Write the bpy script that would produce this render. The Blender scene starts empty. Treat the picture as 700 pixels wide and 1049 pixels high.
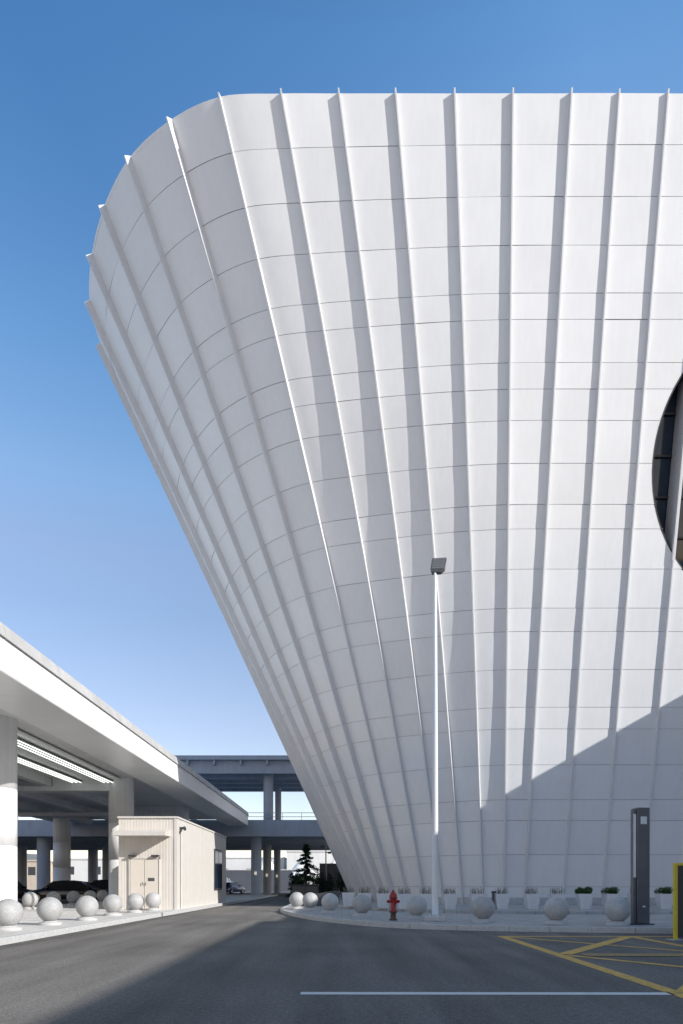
import bpy, bmesh, math, random
from mathutils import Vector, Matrix, noise
random.seed(7)
S = bpy.context.scene
COL = S.collection
R = math.radians
EYE = 1.2

# ------------------------------------------------------------------ helpers
class MB:
    """collects shapes; build() links them as ONE mesh object"""
    def __init__(s):
        s.v = []; s.f = []; s.m = []; s.sm = []
    def face(s, pts, mi=0, smooth=False):
        b = len(s.v); s.v += [tuple(p) for p in pts]
        s.f.append(tuple(range(b, b + len(pts)))); s.m.append(mi); s.sm.append(smooth)
    def grid(s, rows, mi=0, smooth=True, closed=False):
        b = len(s.v); n = len(rows[0])
        for r in rows: s.v += [tuple(p) for p in r]
        for i in range(len(rows) - 1):
            for j in range(n if closed else n - 1):
                k = (j + 1) % n
                s.f.append((b + i*n + j, b + i*n + k, b + (i+1)*n + k, b + (i+1)*n + j))
                s.m.append(mi); s.sm.append(smooth)
    def box(s, x0, x1, y0, y1, z0, z1, mi=0):
        s.hexa([(x0,y0,z0),(x1,y0,z0),(x1,y1,z0),(x0,y1,z0)], [(x0,y0,z1),(x1,y0,z1),(x1,y1,z1),(x0,y1,z1)], mi)
    def hexa(s, lo, hi, mi=0):
        b = len(s.v); n = len(lo)
        s.v += [tuple(p) for p in lo] + [tuple(p) for p in hi]
        s.f.append(tuple(range(b + n - 1, b - 1, -1))); s.f.append(tuple(range(b + n, b + 2*n)))
        for i in range(n):
            k = (i + 1) % n
            s.f.append((b+i, b+k, b+n+k, b+n+i))
        s.m += [mi]*(n+2); s.sm += [False]*(n+2)
    def lathe(s, prof, n=24, c=(0,0,0), mi=0, smooth=True, caps=True):
        rows = [[(c[0] + r*math.cos(2*math.pi*k/n), c[1] + r*math.sin(2*math.pi*k/n), c[2] + z) for k in range(n)] for r, z in prof]
        s.grid(rows, mi, smooth, True)
        if caps:
            if prof[0][0] > 1e-4: s.face(rows[0][::-1], mi)
            if prof[-1][0] > 1e-4: s.face(rows[-1], mi)
    def tube(s, p, q, r0, r1=None, n=10, mi=0, caps=True):
        r1 = r0 if r1 is None else r1
        p = Vector(p); q = Vector(q); d = (q - p).normalized()
        a = d.orthogonal().normalized(); b = d.cross(a)
        A = [p + (a*math.cos(2*math.pi*k/n) + b*math.sin(2*math.pi*k/n))*r0 for k in range(n)]
        B = [q + (a*math.cos(2*math.pi*k/n) + b*math.sin(2*math.pi*k/n))*r1 for k in range(n)]
        s.grid([A, B], mi, True, True)
        if caps: s.face(A[::-1], mi); s.face(B, mi)
    def build(s, name, mats, parent=None, bevel=0, recalc=True):
        me = bpy.data.meshes.new(name)
        me.from_pydata(s.v, [], s.f)
        if not isinstance(mats, (list, tuple)): mats = [mats]
        for m in mats: me.materials.append(m)
        me.polygons.foreach_set('material_index', s.m)
        me.polygons.foreach_set('use_smooth', s.sm)
        if recalc or bevel:
            bm = bmesh.new(); bm.from_mesh(me)
            if bevel:
                bmesh.ops.remove_doubles(bm, verts=bm.verts, dist=1e-5)
                es = [e for e in bm.edges if len(e.link_faces) == 2 and e.calc_face_angle(0) > R(40)]
                bmesh.ops.bevel(bm, geom=es, offset=bevel, segments=2, profile=.5, affect='EDGES', clamp_overlap=True)
            bmesh.ops.recalc_face_normals(bm, faces=bm.faces)
            bm.to_mesh(me); bm.free()
        o = bpy.data.objects.new(name, me); COL.objects.link(o)
        if parent is not None: o.parent = parent
        return o

def tag(o, label=None, cat=None, group=None, kind=None):
    if label: o['label'] = label
    if cat: o['category'] = cat
    if group: o['group'] = group
    if kind: o['kind'] = kind
    return o

def thing(name, label, cat, loc=(0,0,0), rz=0, group=None):
    o = bpy.data.objects.new(name, None); COL.objects.link(o)
    o.empty_display_size = .2
    o.location = loc; o.rotation_euler = (0, 0, rz)
    return tag(o, label, cat, group)

def struct(name, mb, mats, **k):
    return tag(mb.build(name, mats, **k), kind='structure')

def dup(o, parent=None):
    c = o.copy(); COL.objects.link(c)
    if parent is not None: c.parent = parent
    for ch in list(o.children):
        dup(ch, c)
    return c

# ------------------------------------------------------------------ materials
def mat(name, col, rough=.6, metal=0, var=.06, scale=3, bump=0, bscale=40, spec=.5, detail=5, streak=0, coat=0, col2=None, thr=(.35,.7)):
    m = bpy.data.materials.new(name); m.use_nodes = True
    nt = m.node_tree; N = nt.nodes; L = nt.links
    b = N['Principled BSDF']
    b.inputs['Roughness'].default_value = rough
    b.inputs['Metallic'].default_value = metal
    b.inputs['Specular IOR Level'].default_value = spec
    b.inputs['Coat Weight'].default_value = coat
    tc = N.new('ShaderNodeTexCoord')
    nz = N.new('ShaderNodeTexNoise'); nz.inputs['Scale'].default_value = scale; nz.inputs['Detail'].default_value = detail
    L.new(tc.outputs['Object'], nz.inputs['Vector'])
    rp = N.new('ShaderNodeValToRGB')
    c2 = col2 if col2 else tuple(min(1, c*(1 + var)) for c in col)
    c1 = col if col2 else tuple(c*(1 - var) for c in col)
    rp.color_ramp.elements[0].position = thr[0]; rp.color_ramp.elements[1].position = thr[1]
    rp.color_ramp.elements[0].color = (*c1, 1); rp.color_ramp.elements[1].color = (*c2, 1)
    L.new(nz.outputs['Fac'], rp.inputs['Fac'])
    out = rp.outputs['Color']
    if streak:
        mp = N.new('ShaderNodeMapping'); mp.inputs['Scale'].default_value = (3.5, 3.5, .12)
        L.new(tc.outputs['Object'], mp.inputs['Vector'])
        n2 = N.new('ShaderNodeTexNoise'); n2.inputs['Scale'].default_value = 1.6; n2.inputs['Detail'].default_value = 6
        L.new(mp.outputs['Vector'], n2.inputs['Vector'])
        r2 = N.new('ShaderNodeValToRGB')
        r2.color_ramp.elements[0].position = .38; r2.color_ramp.elements[1].position = .62
        r2.color_ramp.elements[0].color = (1-streak, 1-streak, 1-streak*1.1, 1); r2.color_ramp.elements[1].color = (1,1,1,1)
        L.new(n2.outputs['Fac'], r2.inputs['Fac'])
        mx = N.new('ShaderNodeMix'); mx.data_type = 'RGBA'; mx.blend_type = 'MULTIPLY'; mx.inputs['Factor'].default_value = 1
        L.new(out, mx.inputs['A']); L.new(r2.outputs['Color'], mx.inputs['B']); out = mx.outputs['Result']
    L.new(out, b.inputs['Base Color'])
    if bump:
        n3 = N.new('ShaderNodeTexNoise'); n3.inputs['Scale'].default_value = bscale; n3.inputs['Detail'].default_value = 4
        L.new(tc.outputs['Object'], n3.inputs['Vector'])
        bp = N.new('ShaderNodeBump'); bp.inputs['Strength'].default_value = bump; bp.inputs['Distance'].default_value = .02
        L.new(n3.outputs['Fac'], bp.inputs['Height']); L.new(bp.outputs['Normal'], b.inputs['Normal'])
    return m

def emit(name, col, st):
    m = mat(name, col, .4)
    b = m.node_tree.nodes['Principled BSDF']
    b.inputs['Emission Color'].default_value = (*col, 1); b.inputs['Emission Strength'].default_value = st
    return m

def asphalt():
    m = bpy.data.materials.new('asphalt'); m.use_nodes = True
    nt = m.node_tree; N = nt.nodes; L = nt.links; b = N['Principled BSDF']
    tc = N.new('ShaderNodeTexCoord')
    def ns(sc, det=5, v=None):
        n = N.new('ShaderNodeTexNoise'); n.inputs['Scale'].default_value = sc; n.inputs['Detail'].default_value = det
        L.new(v if v else tc.outputs['Object'], n.inputs['Vector']); return n.outputs['Fac']
    def ramp(f, p0, c0, p1, c1):
        r = N.new('ShaderNodeValToRGB'); e = r.color_ramp.elements
        e[0].position = p0; e[1].position = p1; e[0].color = (c0, c0, c0, 1); e[1].color = (c1, c1, c1, 1)
        L.new(f, r.inputs['Fac']); return r.outputs['Color']
    def mul(a, c):
        x = N.new('ShaderNodeMix'); x.data_type = 'RGBA'; x.blend_type = 'MULTIPLY'; x.inputs['Factor'].default_value = 1
        L.new(a, x.inputs['A']); L.new(c, x.inputs['B']); return x.outputs['Result']
    base = N.new('ShaderNodeRGB'); base.outputs[0].default_value = (.192, .180, .166, 1)
    mp = N.new('ShaderNodeMapping'); mp.inputs['Scale'].default_value = (1.1, .09, 1); mp.inputs['Rotation'].default_value = (0, 0, R(3))
    L.new(tc.outputs['Object'], mp.inputs['Vector'])
    c = mul(base.outputs[0], ramp(ns(.35, 6), .3, .8, .7, 1.12))
    c = mul(c, ramp(ns(1.3, 5, mp.outputs['Vector']), .35, .78, .65, 1.13))
    c = mul(c, ramp(ns(55, 3), .3, .62, .7, 1.35))
    c = mul(c, ramp(ns(17, 4), .32, .82, .68, 1.16))
    # pale stone chips
    vo = N.new('ShaderNodeTexVoronoi'); vo.inputs['Scale'].default_value = 70
    L.new(tc.outputs['Object'], vo.inputs['Vector'])
    c = mul(c, ramp(vo.outputs['Distance'], .1, 1.7, .28, 1))
    L.new(c, b.inputs['Base Color'])
    b.inputs['Roughness'].default_value = .85
    b.inputs['Specular IOR Level'].default_value = .12
    bp = N.new('ShaderNodeBump'); bp.inputs['Strength'].default_value = .5; bp.inputs['Distance'].default_value = .015
    L.new(ns(60, 3), bp.inputs['Height']); L.new(bp.outputs['Normal'], b.inputs['Normal'])
    return m

def paving(name, c, w=.6, h=.3, mortar=.012, dark=.55, rot=0):
    m = bpy.data.materials.new(name); m.use_nodes = True
    nt = m.node_tree; N = nt.nodes; L = nt.links; b = N['Principled BSDF']
    tc = N.new('ShaderNodeTexCoord'); mp = N.new('ShaderNodeMapping'); mp.inputs['Rotation'].default_value = (0, 0, rot)
    L.new(tc.outputs['Object'], mp.inputs['Vector'])
    br = N.new('ShaderNodeTexBrick'); L.new(mp.outputs['Vector'], br.inputs['Vector'])
    br.inputs['Scale'].default_value = 1; br.inputs['Brick Width'].default_value = w; br.inputs['Row Height'].default_value = h
    br.inputs['Mortar Size'].default_value = mortar; br.inputs['Bias'].default_value = 0
    br.inputs['Color1'].default_value = (*[x*.93 for x in c], 1); br.inputs['Color2'].default_value = (*[x*1.06 for x in c], 1)
    br.inputs['Mortar'].default_value = (*[x*dark for x in c], 1)
    nz = N.new('ShaderNodeTexNoise'); nz.inputs['Scale'].default_value = 1.7; nz.inputs['Detail'].default_value = 8
    L.new(tc.outputs['Object'], nz.inputs['Vector'])
    rp = N.new('ShaderNodeValToRGB'); rp.color_ramp.elements[0].position = .3; rp.color_ramp.elements[1].position = .7
    rp.color_ramp.elements[0].color = (.82, .81, .79, 1); rp.color_ramp.elements[1].color = (1.05, 1.05, 1.05, 1)
    L.new(nz.outputs['Fac'], rp.inputs['Fac'])
    mx = N.new('ShaderNodeMix'); mx.data_type = 'RGBA'; mx.blend_type = 'MULTIPLY'; mx.inputs['Factor'].default_value = 1
    L.new(br.outputs['Color'], mx.inputs['A']); L.new(rp.outputs['Color'], mx.inputs['B'])
    L.new(mx.outputs['Result'], b.inputs['Base Color']); b.inputs['Roughness'].default_value = .7
    bp = N.new('ShaderNodeBump'); bp.inputs['Strength'].default_value = .3; bp.inputs['Distance'].default_value = .01
    L.new(br.outputs['Fac'], bp.inputs['Height']); bp.invert = True
    L.new(bp.outputs['Normal'], b.inputs['Normal'])
    return m

def paint(name, c, wear=.45):
    """road paint with worn holes that show the asphalt"""
    m = bpy.data.materials.new(name); m.use_nodes = True
    nt = m.node_tree; N = nt.nodes; L = nt.links; b = N['Principled BSDF']
    tc = N.new('ShaderNodeTexCoord')
    nz = N.new('ShaderNodeTexNoise'); nz.inputs['Scale'].default_value = 9; nz.inputs['Detail'].default_value = 9; nz.inputs['Roughness'].default_value = .75
    L.new(tc.outputs['Object'], nz.inputs['Vector'])
    rp = N.new('ShaderNodeValToRGB'); e = rp.color_ramp.elements
    e[0].position = wear - .1; e[1].position = wear + .08
    e[0].color = (*[x*.5 + .03 for x in c], 1); e[1].color = (*c, 1)
    L.new(nz.outputs['Fac'], rp.inputs['Fac']); L.new(rp.outputs['Color'], b.inputs['Base Color'])
    b.inputs['Roughness'].default_value = .75
    return m

def cladding_mat():
    m = mat('white_cladding', (.77, .778, .78), .42, var=.015, scale=.6, spec=.5, streak=.025)
    nt = m.node_tree; N = nt.nodes; L = nt.links; b = N['Principled BSDF']
    at = N.new('ShaderNodeAttribute'); at.attribute_name = 'tone'
    src = b.inputs['Base Color'].links[0].from_socket
    mx = N.new('ShaderNodeMix'); mx.data_type = 'RGBA'; mx.blend_type = 'MULTIPLY'; mx.inputs['Factor'].default_value = 1
    L.new(src, mx.inputs['A']); L.new(at.outputs['Color'], mx.inputs['B']); L.new(mx.outputs['Result'], b.inputs['Base Color'])
    tc = N.new('ShaderNodeTexCoord'); nz = N.new('ShaderNodeTexNoise'); nz.inputs['Scale'].default_value = .9; nz.inputs['Detail'].default_value = 2
    L.new(tc.outputs['Object'], nz.inputs['Vector'])
    bp = N.new('ShaderNodeBump'); bp.inputs['Strength'].default_value = .12; bp.inputs['Distance'].default_value = .05
    L.new(nz.outputs['Fac'], bp.inputs['Height']); L.new(bp.outputs['Normal'], b.inputs['Normal'])
    return m

def stone_mat():
    m = mat('speckled_granite', (.46,.46,.455), .6, var=.28, scale=70, bump=.15, bscale=90, detail=3)
    nt = m.node_tree; N = nt.nodes; L = nt.links; b = N['Principled BSDF']
    oi = N.new('ShaderNodeObjectInfo'); src = b.inputs['Base Color'].links[0].from_socket
    tc = [n for n in N if n.type == 'TEX_COORD'][0]
    ad = N.new('ShaderNodeVectorMath'); ad.operation = 'MULTIPLY_ADD'; ad.inputs[1].default_value = (1,1,1)
    cm = N.new('ShaderNodeCombineXYZ'); L.new(oi.outputs['Random'], cm.inputs[0]); L.new(oi.outputs['Random'], cm.inputs[1])
    sc = N.new('ShaderNodeVectorMath'); sc.operation = 'SCALE'; sc.inputs['Scale'].default_value = 37; L.new(cm.outputs[0], sc.inputs[0])
    L.new(tc.outputs['Object'], ad.inputs[0]); L.new(sc.outputs[0], ad.inputs[2])
    nz = N.new('ShaderNodeTexNoise'); nz.inputs['Scale'].default_value = 4.5; nz.inputs['Detail'].default_value = 7; L.new(ad.outputs[0], nz.inputs['Vector'])
    rp = N.new('ShaderNodeValToRGB'); rp.color_ramp.elements[0].position = .36; rp.color_ramp.elements[1].position = .6
    rp.color_ramp.elements[0].color = (.87,.86,.84,1); rp.color_ramp.elements[1].color = (1,1,1,1); L.new(nz.outputs['Fac'], rp.inputs['Fac'])
    mr = N.new('ShaderNodeMapRange'); mr.inputs['To Min'].default_value = .86; mr.inputs['To Max'].default_value = 1.12; L.new(oi.outputs['Random'], mr.inputs['Value'])
    for k in (rp.outputs['Color'], mr.outputs['Result']):
        mx = N.new('ShaderNodeMix'); mx.data_type = 'RGBA'; mx.blend_type = 'MULTIPLY'; mx.inputs['Factor'].default_value = 1
        L.new(src, mx.inputs['A']); L.new(k, mx.inputs['B']); src = mx.outputs['Result']
    L.new(src, b.inputs['Base Color']); return m

M = dict(
    clad=cladding_mat(),
    fin=mat('fin_aluminium', (.67,.675,.68), .4, var=.02, streak=.04),
    gap=mat('joint_dark', (.40,.40,.41), .8),
    roof=mat('roof_membrane', (.5,.5,.5), .8),
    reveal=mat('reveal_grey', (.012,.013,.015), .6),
    glass=mat('dark_glass', (.012,.03,.06), .06, spec=.45, var=.2),
    mull=mat('mullion', (.03,.032,.035), .4),
    asphalt=asphalt(),
    ground=mat('dusty_ground', (.17,.172,.172), .9, var=.2, scale=.05),
    pave=paving('pale_paving', (.68,.66,.63), .8, .4),
    pave2=paving('island_paving', (.40,.40,.40), .6, .6, rot=0),
    gutter=mat('gutter_dust', (.10,.097,.092), .9, var=.3, scale=2.5),
    kerb=mat('granite_kerb', (.50,.50,.49), .7, var=.1, scale=12, bump=.15, bscale=60),
    white_paint=paint('white_road_paint', (.72,.72,.72), .36),
    yellow_paint=paint('yellow_road_paint', (.74,.45,.10), .47),
    yellow_worn=paint('worn_yellow_paint', (.45,.30,.10), .55),
    stone=stone_mat(),
    stone_base=mat('granite_base', (.48,.47,.46), .7, var=.12, scale=40),
    conc=mat('painted_concrete', (.79,.795,.80), .6, var=.04, scale=.8, streak=.07, bump=.05),
    conc_lit=mat('white_parapet', (.80,.80,.79), .5, var=.02, scale=.5, streak=.03),
    trim=mat('weathered_coping', (.47,.465,.455), .6, var=.1, scale=1.2),
    soffit=mat('soffit_panel', (.86,.86,.85), .32, var=.04, scale=.4),
    dconc=mat('grey_blue_steel', (.33,.385,.46), .55, var=.06, scale=1, streak=.1),
    beige=mat('beige_corrugated', (.66,.61,.55), .55, var=.03, scale=2, streak=.05),
    beige2=mat('cream_plain', (.62,.59,.545), .55, var=.03, scale=2, streak=.06),
    door=mat('cream_door', (.66,.60,.52), .45, var=.02),
    dark=mat('dark_metal', (.045,.047,.05), .45, var=.1),
    dark2=mat('graphite_metal', (.15,.154,.16), .4, metal=.3, var=.08),
    black=mat('black_rubber', (.015,.015,.015), .8),
    red=mat('hydrant_red', (.30,.012,.012), .4, var=.2, scale=9, coat=.2),
    rust=mat('hydrant_foot', (.10,.06,.045), .8, var=.3, scale=15),
    pole=mat('white_pole', (.74,.75,.76), .35, var=.02, streak=.04),
    lampgrey=mat('lamp_housing', (.07,.072,.075), .45, var=.05),
    led=mat('led_grid', (.17,.175,.18), .3, var=.2, scale=90),
    panel_white=mat('white_insert', (.72,.74,.76), .3, var=.02),
    yellow=mat('yellow_enamel', (.62,.50,.035), .45, var=.08, scale=6),
    pot=mat('white_fibre_pot', (.66,.67,.68), .5, var=.04, scale=8),
    soil=mat('soil', (.05,.038,.028), .95, var=.3, scale=30),
    leaf=mat('boxwood_leaf', (.035,.075,.018), .55, var=.5, scale=6, spec=.3),
    stalk=mat('dry_stalk', (.16,.15,.12), .8, var=.4, scale=8),
    bark=mat('bark', (.06,.045,.032), .9, var=.3, scale=12),
    needle=mat('conifer_needle', (.016,.032,.014), .7, var=.5, scale=4, spec=.2),
    hedge=mat('hedge_leaf', (.05,.075,.025), .7, var=.5, scale=3, spec=.2),
    carblack=mat('black_car_paint', (.008,.009,.011), .18, coat=.6, var=.1),
    carblue=mat('blue_car_paint', (.025,.07,.24), .2, coat=.6, var=.1),
    carwhite=mat('white_car_paint', (.6,.6,.6), .25, coat=.6, var=.05),
    carglass=mat('car_glass', (.01,.012,.014), .05, spec=.8),
    rim=mat('alloy_rim', (.35,.35,.36), .3, metal=.8),
    headl=mat('car_lamp', (.5,.5,.5), .1),
    taill=mat('car_tail_lamp', (.25,.01,.01), .2),
    wall_far=mat('pale_render', (.55,.47,.38), .8, var=.06, scale=.5, streak=.1),
    white_far=mat('white_far_wall', (.7,.7,.68), .7, var=.05, scale=.3, streak=.08),
    grey_far=mat('grey_hoarding', (.085,.095,.115), .6, var=.05, scale=.5),
    wing=mat('wing_stone', (.22,.235,.26), .8, var=.08, scale=.6),
    hill=mat('hill_scrub', (.16,.17,.16), .95, var=.3, scale=.006),
    tube=emit('glowing_strip', (.95,1,.93), 1.2),  # self-glow in place of daylight on the slats, no real lamp
    sconce=emit('sconce_glow', (1,.9,.75), .3),
    steel=mat('galvanised_rail', (.45,.46,.47), .4, metal=.5),
)

# ------------------------------------------------------------------ ground, road, pavements
g = MB(); g.face([(-4000,-1500,-.03),(4000,-1500,-.03),(4000,6000,-.03),(-4000,6000,-.03)])
struct('ground', g, M['ground'])
g = MB(); g.face([(-75,-70,0),(70,-70,0),(70,135,0),(-75,135,0)])
struct('road', g, M['asphalt'])

def slab(name, pts, z0, z1, m):
    g = MB(); g.hexa([(x,y,z0) for x,y in pts], [(x,y,z1) for x,y in pts]); return struct(name, g, m)
def kerb(name, pts, w, z1, m, seg=1.0):
    """kerb stones along an open line; the stone lies to the left of the line"""
    g = MB()
    out = []
    for a, b in zip(pts[:-1], pts[1:]):
        a = Vector(a); b = Vector(b); n = max(1, round((b-a).length/seg))
        out += [a.lerp(b, k/n) for k in range(n)]
    out.append(Vector(pts[-1]))
    offs = []
    for i, p in enumerate(out):
        d = (out[min(i+1, len(out)-1)] - out[max(i-1, 0)]).normalized()
        offs.append(p + Vector((-d.y, d.x))*w)
    for i in range(len(out)-1):
        a, b, c, d = out[i], out[i+1], offs[i+1], offs[i]
        e = (b-a).normalized()*.004
        j = random.uniform(-.003, .003)
        g.hexa([(a.x+e.x,a.y+e.y,-.02),(b.x-e.x,b.y-e.y,-.02),(c.x-e.x,c.y-e.y,-.02),(d.x+e.x,d.y+e.y,-.02)],
               [(a.x+e.x,a.y+e.y,z1+j),(b.x-e.x,b.y-e.y,z1+j),(c.x-e.x,c.y-e.y,z1+j),(d.x+e.x,d.y+e.y,z1+j)])
    return struct(name, g, m, bevel=.012)

# left pavement
slab('pavement', [(-14.6,-40),(-6.84,-40),(-6.84,72),(-14.6,72)], -.02, .13, M['pave'])
kerb('kerb', [(-6.68,-40),(-6.68,72)], .15, .14, M['kerb'])
kerb('kerb', [(-14.76,72),(-14.76,-40)], .15, .14, M['kerb'])
g = MB(); g.face([(-6.66,-40,.003),(-6.28,-40,.003),(-6.28,72,.003),(-6.66,72,.003)]); struct('gutter', g, M['gutter'], recalc=False)
# right island with its curved nose
isl = [(40,14.9),(20,15.4),(12,16.05),(8.2,16.55),(6.2,16.9),(4.25,17.35),(3.0,17.75),(1.83,18.35),(1.2,18.9),(.57,19.75),(-.2,21.1),(-.97,22.8),(-1.7,25.0),(-2.3,27.4),(-2.65,29.6),(-2.75,32),(-2.75,72)]
kerb('kerb', isl[::-1], .15, .14, M['kerb'], .9)
ins = []
for i, p in enumerate(isl):
    a = Vector(isl[max(i-1,0)]); b = Vector(isl[min(i+1,len(isl)-1)]); d = (b-a).normalized()
    q = Vector(p) + Vector((d.y, -d.x))*.152; ins.append((q.x, q.y))
slab('pavement', ins + [(40,72)], -.02, .13, M['pave2'])
stp = [(40,24.0),(7,24.3),(5,24.6),(3.4,25.4),(2,26.8),(.8,29),(-.2,32.5),(-.6,37),(-.6,60),(40,60)]
slab('pavement_step', stp, .10, .235, M['pave2'])

def strip(mb, a, b, w, z):
    a = Vector(a); b = Vector(b); d = (b-a).normalized(); n = Vector((-d.y, d.x))*w/2
    mb.face([(a.x-n.x,a.y-n.y,z),(b.x-n.x,b.y-n.y,z),(b.x+n.x,b.y+n.y,z),(a.x+n.x,a.y+n.y,z)])
g = MB(); strip(g, (-.45,7.50), (3.62,7.47), .17, .004); struct('road_marking_white_line', g, M['white_paint'], recalc=False)
g = MB()
strip(g, (3.68,4.0), (3.68,15.78), .2, .004)
strip(g, (3.78,15.68), (12,15.62), .19, .0035)
strip(g, (6.62,5), (6.62,15.58), .18, .0038)
strip(g, (3.8,15.5), (6.5,11.7), .15, .005)
strip(g, (3.8,11.65), (6.5,15.5), .25, .007)
strip(g, (3.8,11.5), (6.5,7.7), .16, .0054)
strip(g, (3.8,7.55), (6.5,11.4), .22, .0074)
struct('road_marking_yellow_hatching', g, M['yellow_paint'], recalc=False)
g = MB(); strip(g, (4.1,11.55), (6.5,11.5), .42, .0092); struct('road_marking_worn_band', g, M['yellow_worn'], recalc=False)

# ------------------------------------------------------------------ terminal building
HT = 29.75
SL = (25.68 - 32.0)/HT                  # lean of the flat front, metres of depth per metre of height
flat_x = [12.25 + 1.83*k for k in range(9, 0, -1)]
TOP = [(x, 25.68) for x in flat_x] + [(12.25,25.68),(10.42,25.68),(8.62,25.68),(6.42,25.68),(4.23,25.68),(2.02,25.68),(-.11,25.68),(-2.27,25.69),
       (-4.60,25.80),(-6.64,26.56),(-8.65,27.92),(-10.39,29.92),(-11.79,32.24),(-12.83,34.8),(-13.25,37.55),(-13.05,40.2),(-12.6,42.8),(-11.8,45.4),(-10.6,47.6),(-8.8,49.6),(-6.6,50.8)]
BOT = [(x, 32.0) for x in flat_x] + [(12.25,32),(10.42,32),(8.59,32),(7.63,32.05),(6.70,32.35),(5.80,32.87),(4.93,33.5),(4.10,34.25),
       (3.30,35.10),(2.66,35.95),(2.17,36.9),(1.77,37.9),(1.39,38.95),(1.09,40.1),(.83,41.3),(.65,42.5),(.55,43.7),(.55,44.9),(.7,46.1),(1.3,47.2),(2.2,48.0)]
NR = len(TOP)
NF = len(flat_x) + 3                     # ribs up to this index stand on the flat front
ys = [95,148,201,251,300,327,371.3,398.4,430.7,474.6,516.7,541.8,583,623,647,686,724.6,746.8,783.6,819.3,840.7,875.7,908.6]
LV = []
for y in ys:
    q = (906 - y)/700; Z = 32/(1 - SL*q); LV.append(q*Z)
LV[0] = HT
LV.append(-1.0)
def cr(P, u):
    i = min(max(int(math.floor(u)), 0), len(P)-2); t = u - i
    if i + 1 < NF:
        a, b = P[i], P[i+1]; return Vector((a[0]+(b[0]-a[0])*t, a[1]+(b[1]-a[1])*t))
    p0 = Vector(P[max(i-1,0)]); p1 = Vector(P[i]); p2 = Vector(P[i+1]); p3 = Vector(P[min(i+2,len(P)-1)])
    return .5*((2*p1) + (p2-p0)*t + (2*p0-5*p1+4*p2-p3)*t*t + (3*p1-p0-3*p2+p3)*t**3)
def wp(u, h):
    b = cr(BOT, u); t = cr(TOP, u); f = h/HT
    p = b + (t-b)*f
    return Vector((p.x, p.y, h + EYE))
def wn(u, h):
    u0 = max(u-.02, 0); u1 = min(u+.02, NR-1)
    a = wp(u1, h) - wp(u0, h); b = wp(u, h+.1) - wp(u, h-.1)
    n = b.cross(a); n.normalize()
    return n
# outward check happens on the flat front: it must face the camera (-Y)
SGN = -1 if wn(2, 10).y > 0 else 1
def WN(u, h): return wn(u, h)*SGN

CX, CH, CR_ = 18.95, 17.55, 6.07         # round window on the flat front (centre X, height over the eye, radius)
VS = math.sqrt(1 + SL*SL)
tb = thing('terminal_building', 'white ribbed airport terminal with rounded corner flaring outwards towards the top', 'building', (6, 36, 0))
INV = Matrix.Translation((-6,-36,0))
def bchild(mb, name, mats, parent=tb, **k):
    mb.v = [(x-6, y-36, z) for x,y,z in mb.v]
    return mb.build(name, mats, parent, **k)

g = MB(); tones = []
def addtone(n0, t):
    tones.extend([t]*(len(g.f)-n0))
for i in range(NR-1):
    hidden = i > NF + 14
    nu = 2 if (hidden or i+1 < NF) else 6
    for j in range(len(LV)-1):
        h1, h0 = LV[j] - .008, LV[j+1] + .008
        t = random.uniform(.945, 1.0)
        n0 = len(g.f)
        c = [random.uniform(-.010, .010) for _ in range(4)]; bul = random.uniform(0, .007)
        e = .012
        U = [i + e + (1-2*e)*k/nu for k in range(nu+1)]
        X0, X1 = TOP[i+1][0], TOP[i][0]
        infl = i+1 < NF and X1 > CX-CR_ and X0 < CX+CR_ and h1 > CH-CR_/VS and h0 < CH+CR_/VS
        if infl:
            xa = X1 - (X1-X0)*e; xb = X0 + (X1-X0)*e
            cuts = sorted({xa, xb} | {CX - CR_*math.cos(k*math.pi/72) for k in range(73) if xb < CX - CR_*math.cos(k*math.pi/72) < xa})
            def hi(x):
                d = CR_**2 - (x-CX)**2; return math.sqrt(max(d,0))/VS
            def P(x, h): return (x, 32 + SL*h, h + EYE)
            for a, b in zip(cuts[:-1], cuts[1:]):
                for s in (1, -1):
                    ra, rb = CH + s*hi(a), CH + s*hi(b)
                    if s > 0:
                        lo_a, lo_b = max(ra, h0), max(rb, h0); hi_a = hi_b = h1
                    else:
                        hi_a, hi_b = min(ra, h1), min(rb, h1); lo_a = lo_b = h0
                    if s < 0 and abs(a-CX) >= CR_-1e-6 and abs(b-CX) >= CR_-1e-6: continue
                    if abs(a-CX) >= CR_-1e-6 and abs(b-CX) >= CR_-1e-6: lo_a = lo_b = h0
                    if hi_a - lo_a <= 1e-4 and hi_b - lo_b <= 1e-4: continue
                    hi_a = max(hi_a, lo_a); hi_b = max(hi_b, lo_b)
                    g.face([P(a,lo_a), P(b,lo_b), P(b,hi_b), P(a,hi_a)], 0)
            addtone(n0, t); continue
        rows = []
        nv = 3
        for r in range(nv+1):
            v = r/nv; h = h0 + (h1-h0)*v; row = []
            for k, u in enumerate(U):
                s = k/nu
                off = (c[0]*(1-s)+c[1]*s)*(1-v) + (c[2]*(1-s)+c[3]*s)*v + bul*math.sin(math.pi*s)*math.sin(math.pi*v)
                row.append(wp(u, h) + WN(u, h)*off)
            rows.append(row)
        g.grid(rows, 0, True)
        # return edges into the joint
        ring = rows[0] + [r[-1] for r in rows[1:]] + rows[-1][-2::-1] + [r[0] for r in rows[-2:0:-1]]
        n = WN(i+.5, (h0+h1)/2)*-.045
        for p, q in zip(ring, ring[1:] + ring[:1]):
            g.face([p, q, q+n, p+n], 1)
        addtone(n0, t)
clad = bchild(g, 'cladding', [M['clad'], M['gap']], recalc=False)
me = clad.data
at = me.attributes.new('tone', 'FLOAT_COLOR', 'FACE')
for k, t in enumerate(tones): at.data[k].color = (t, t, t, 1)
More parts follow.
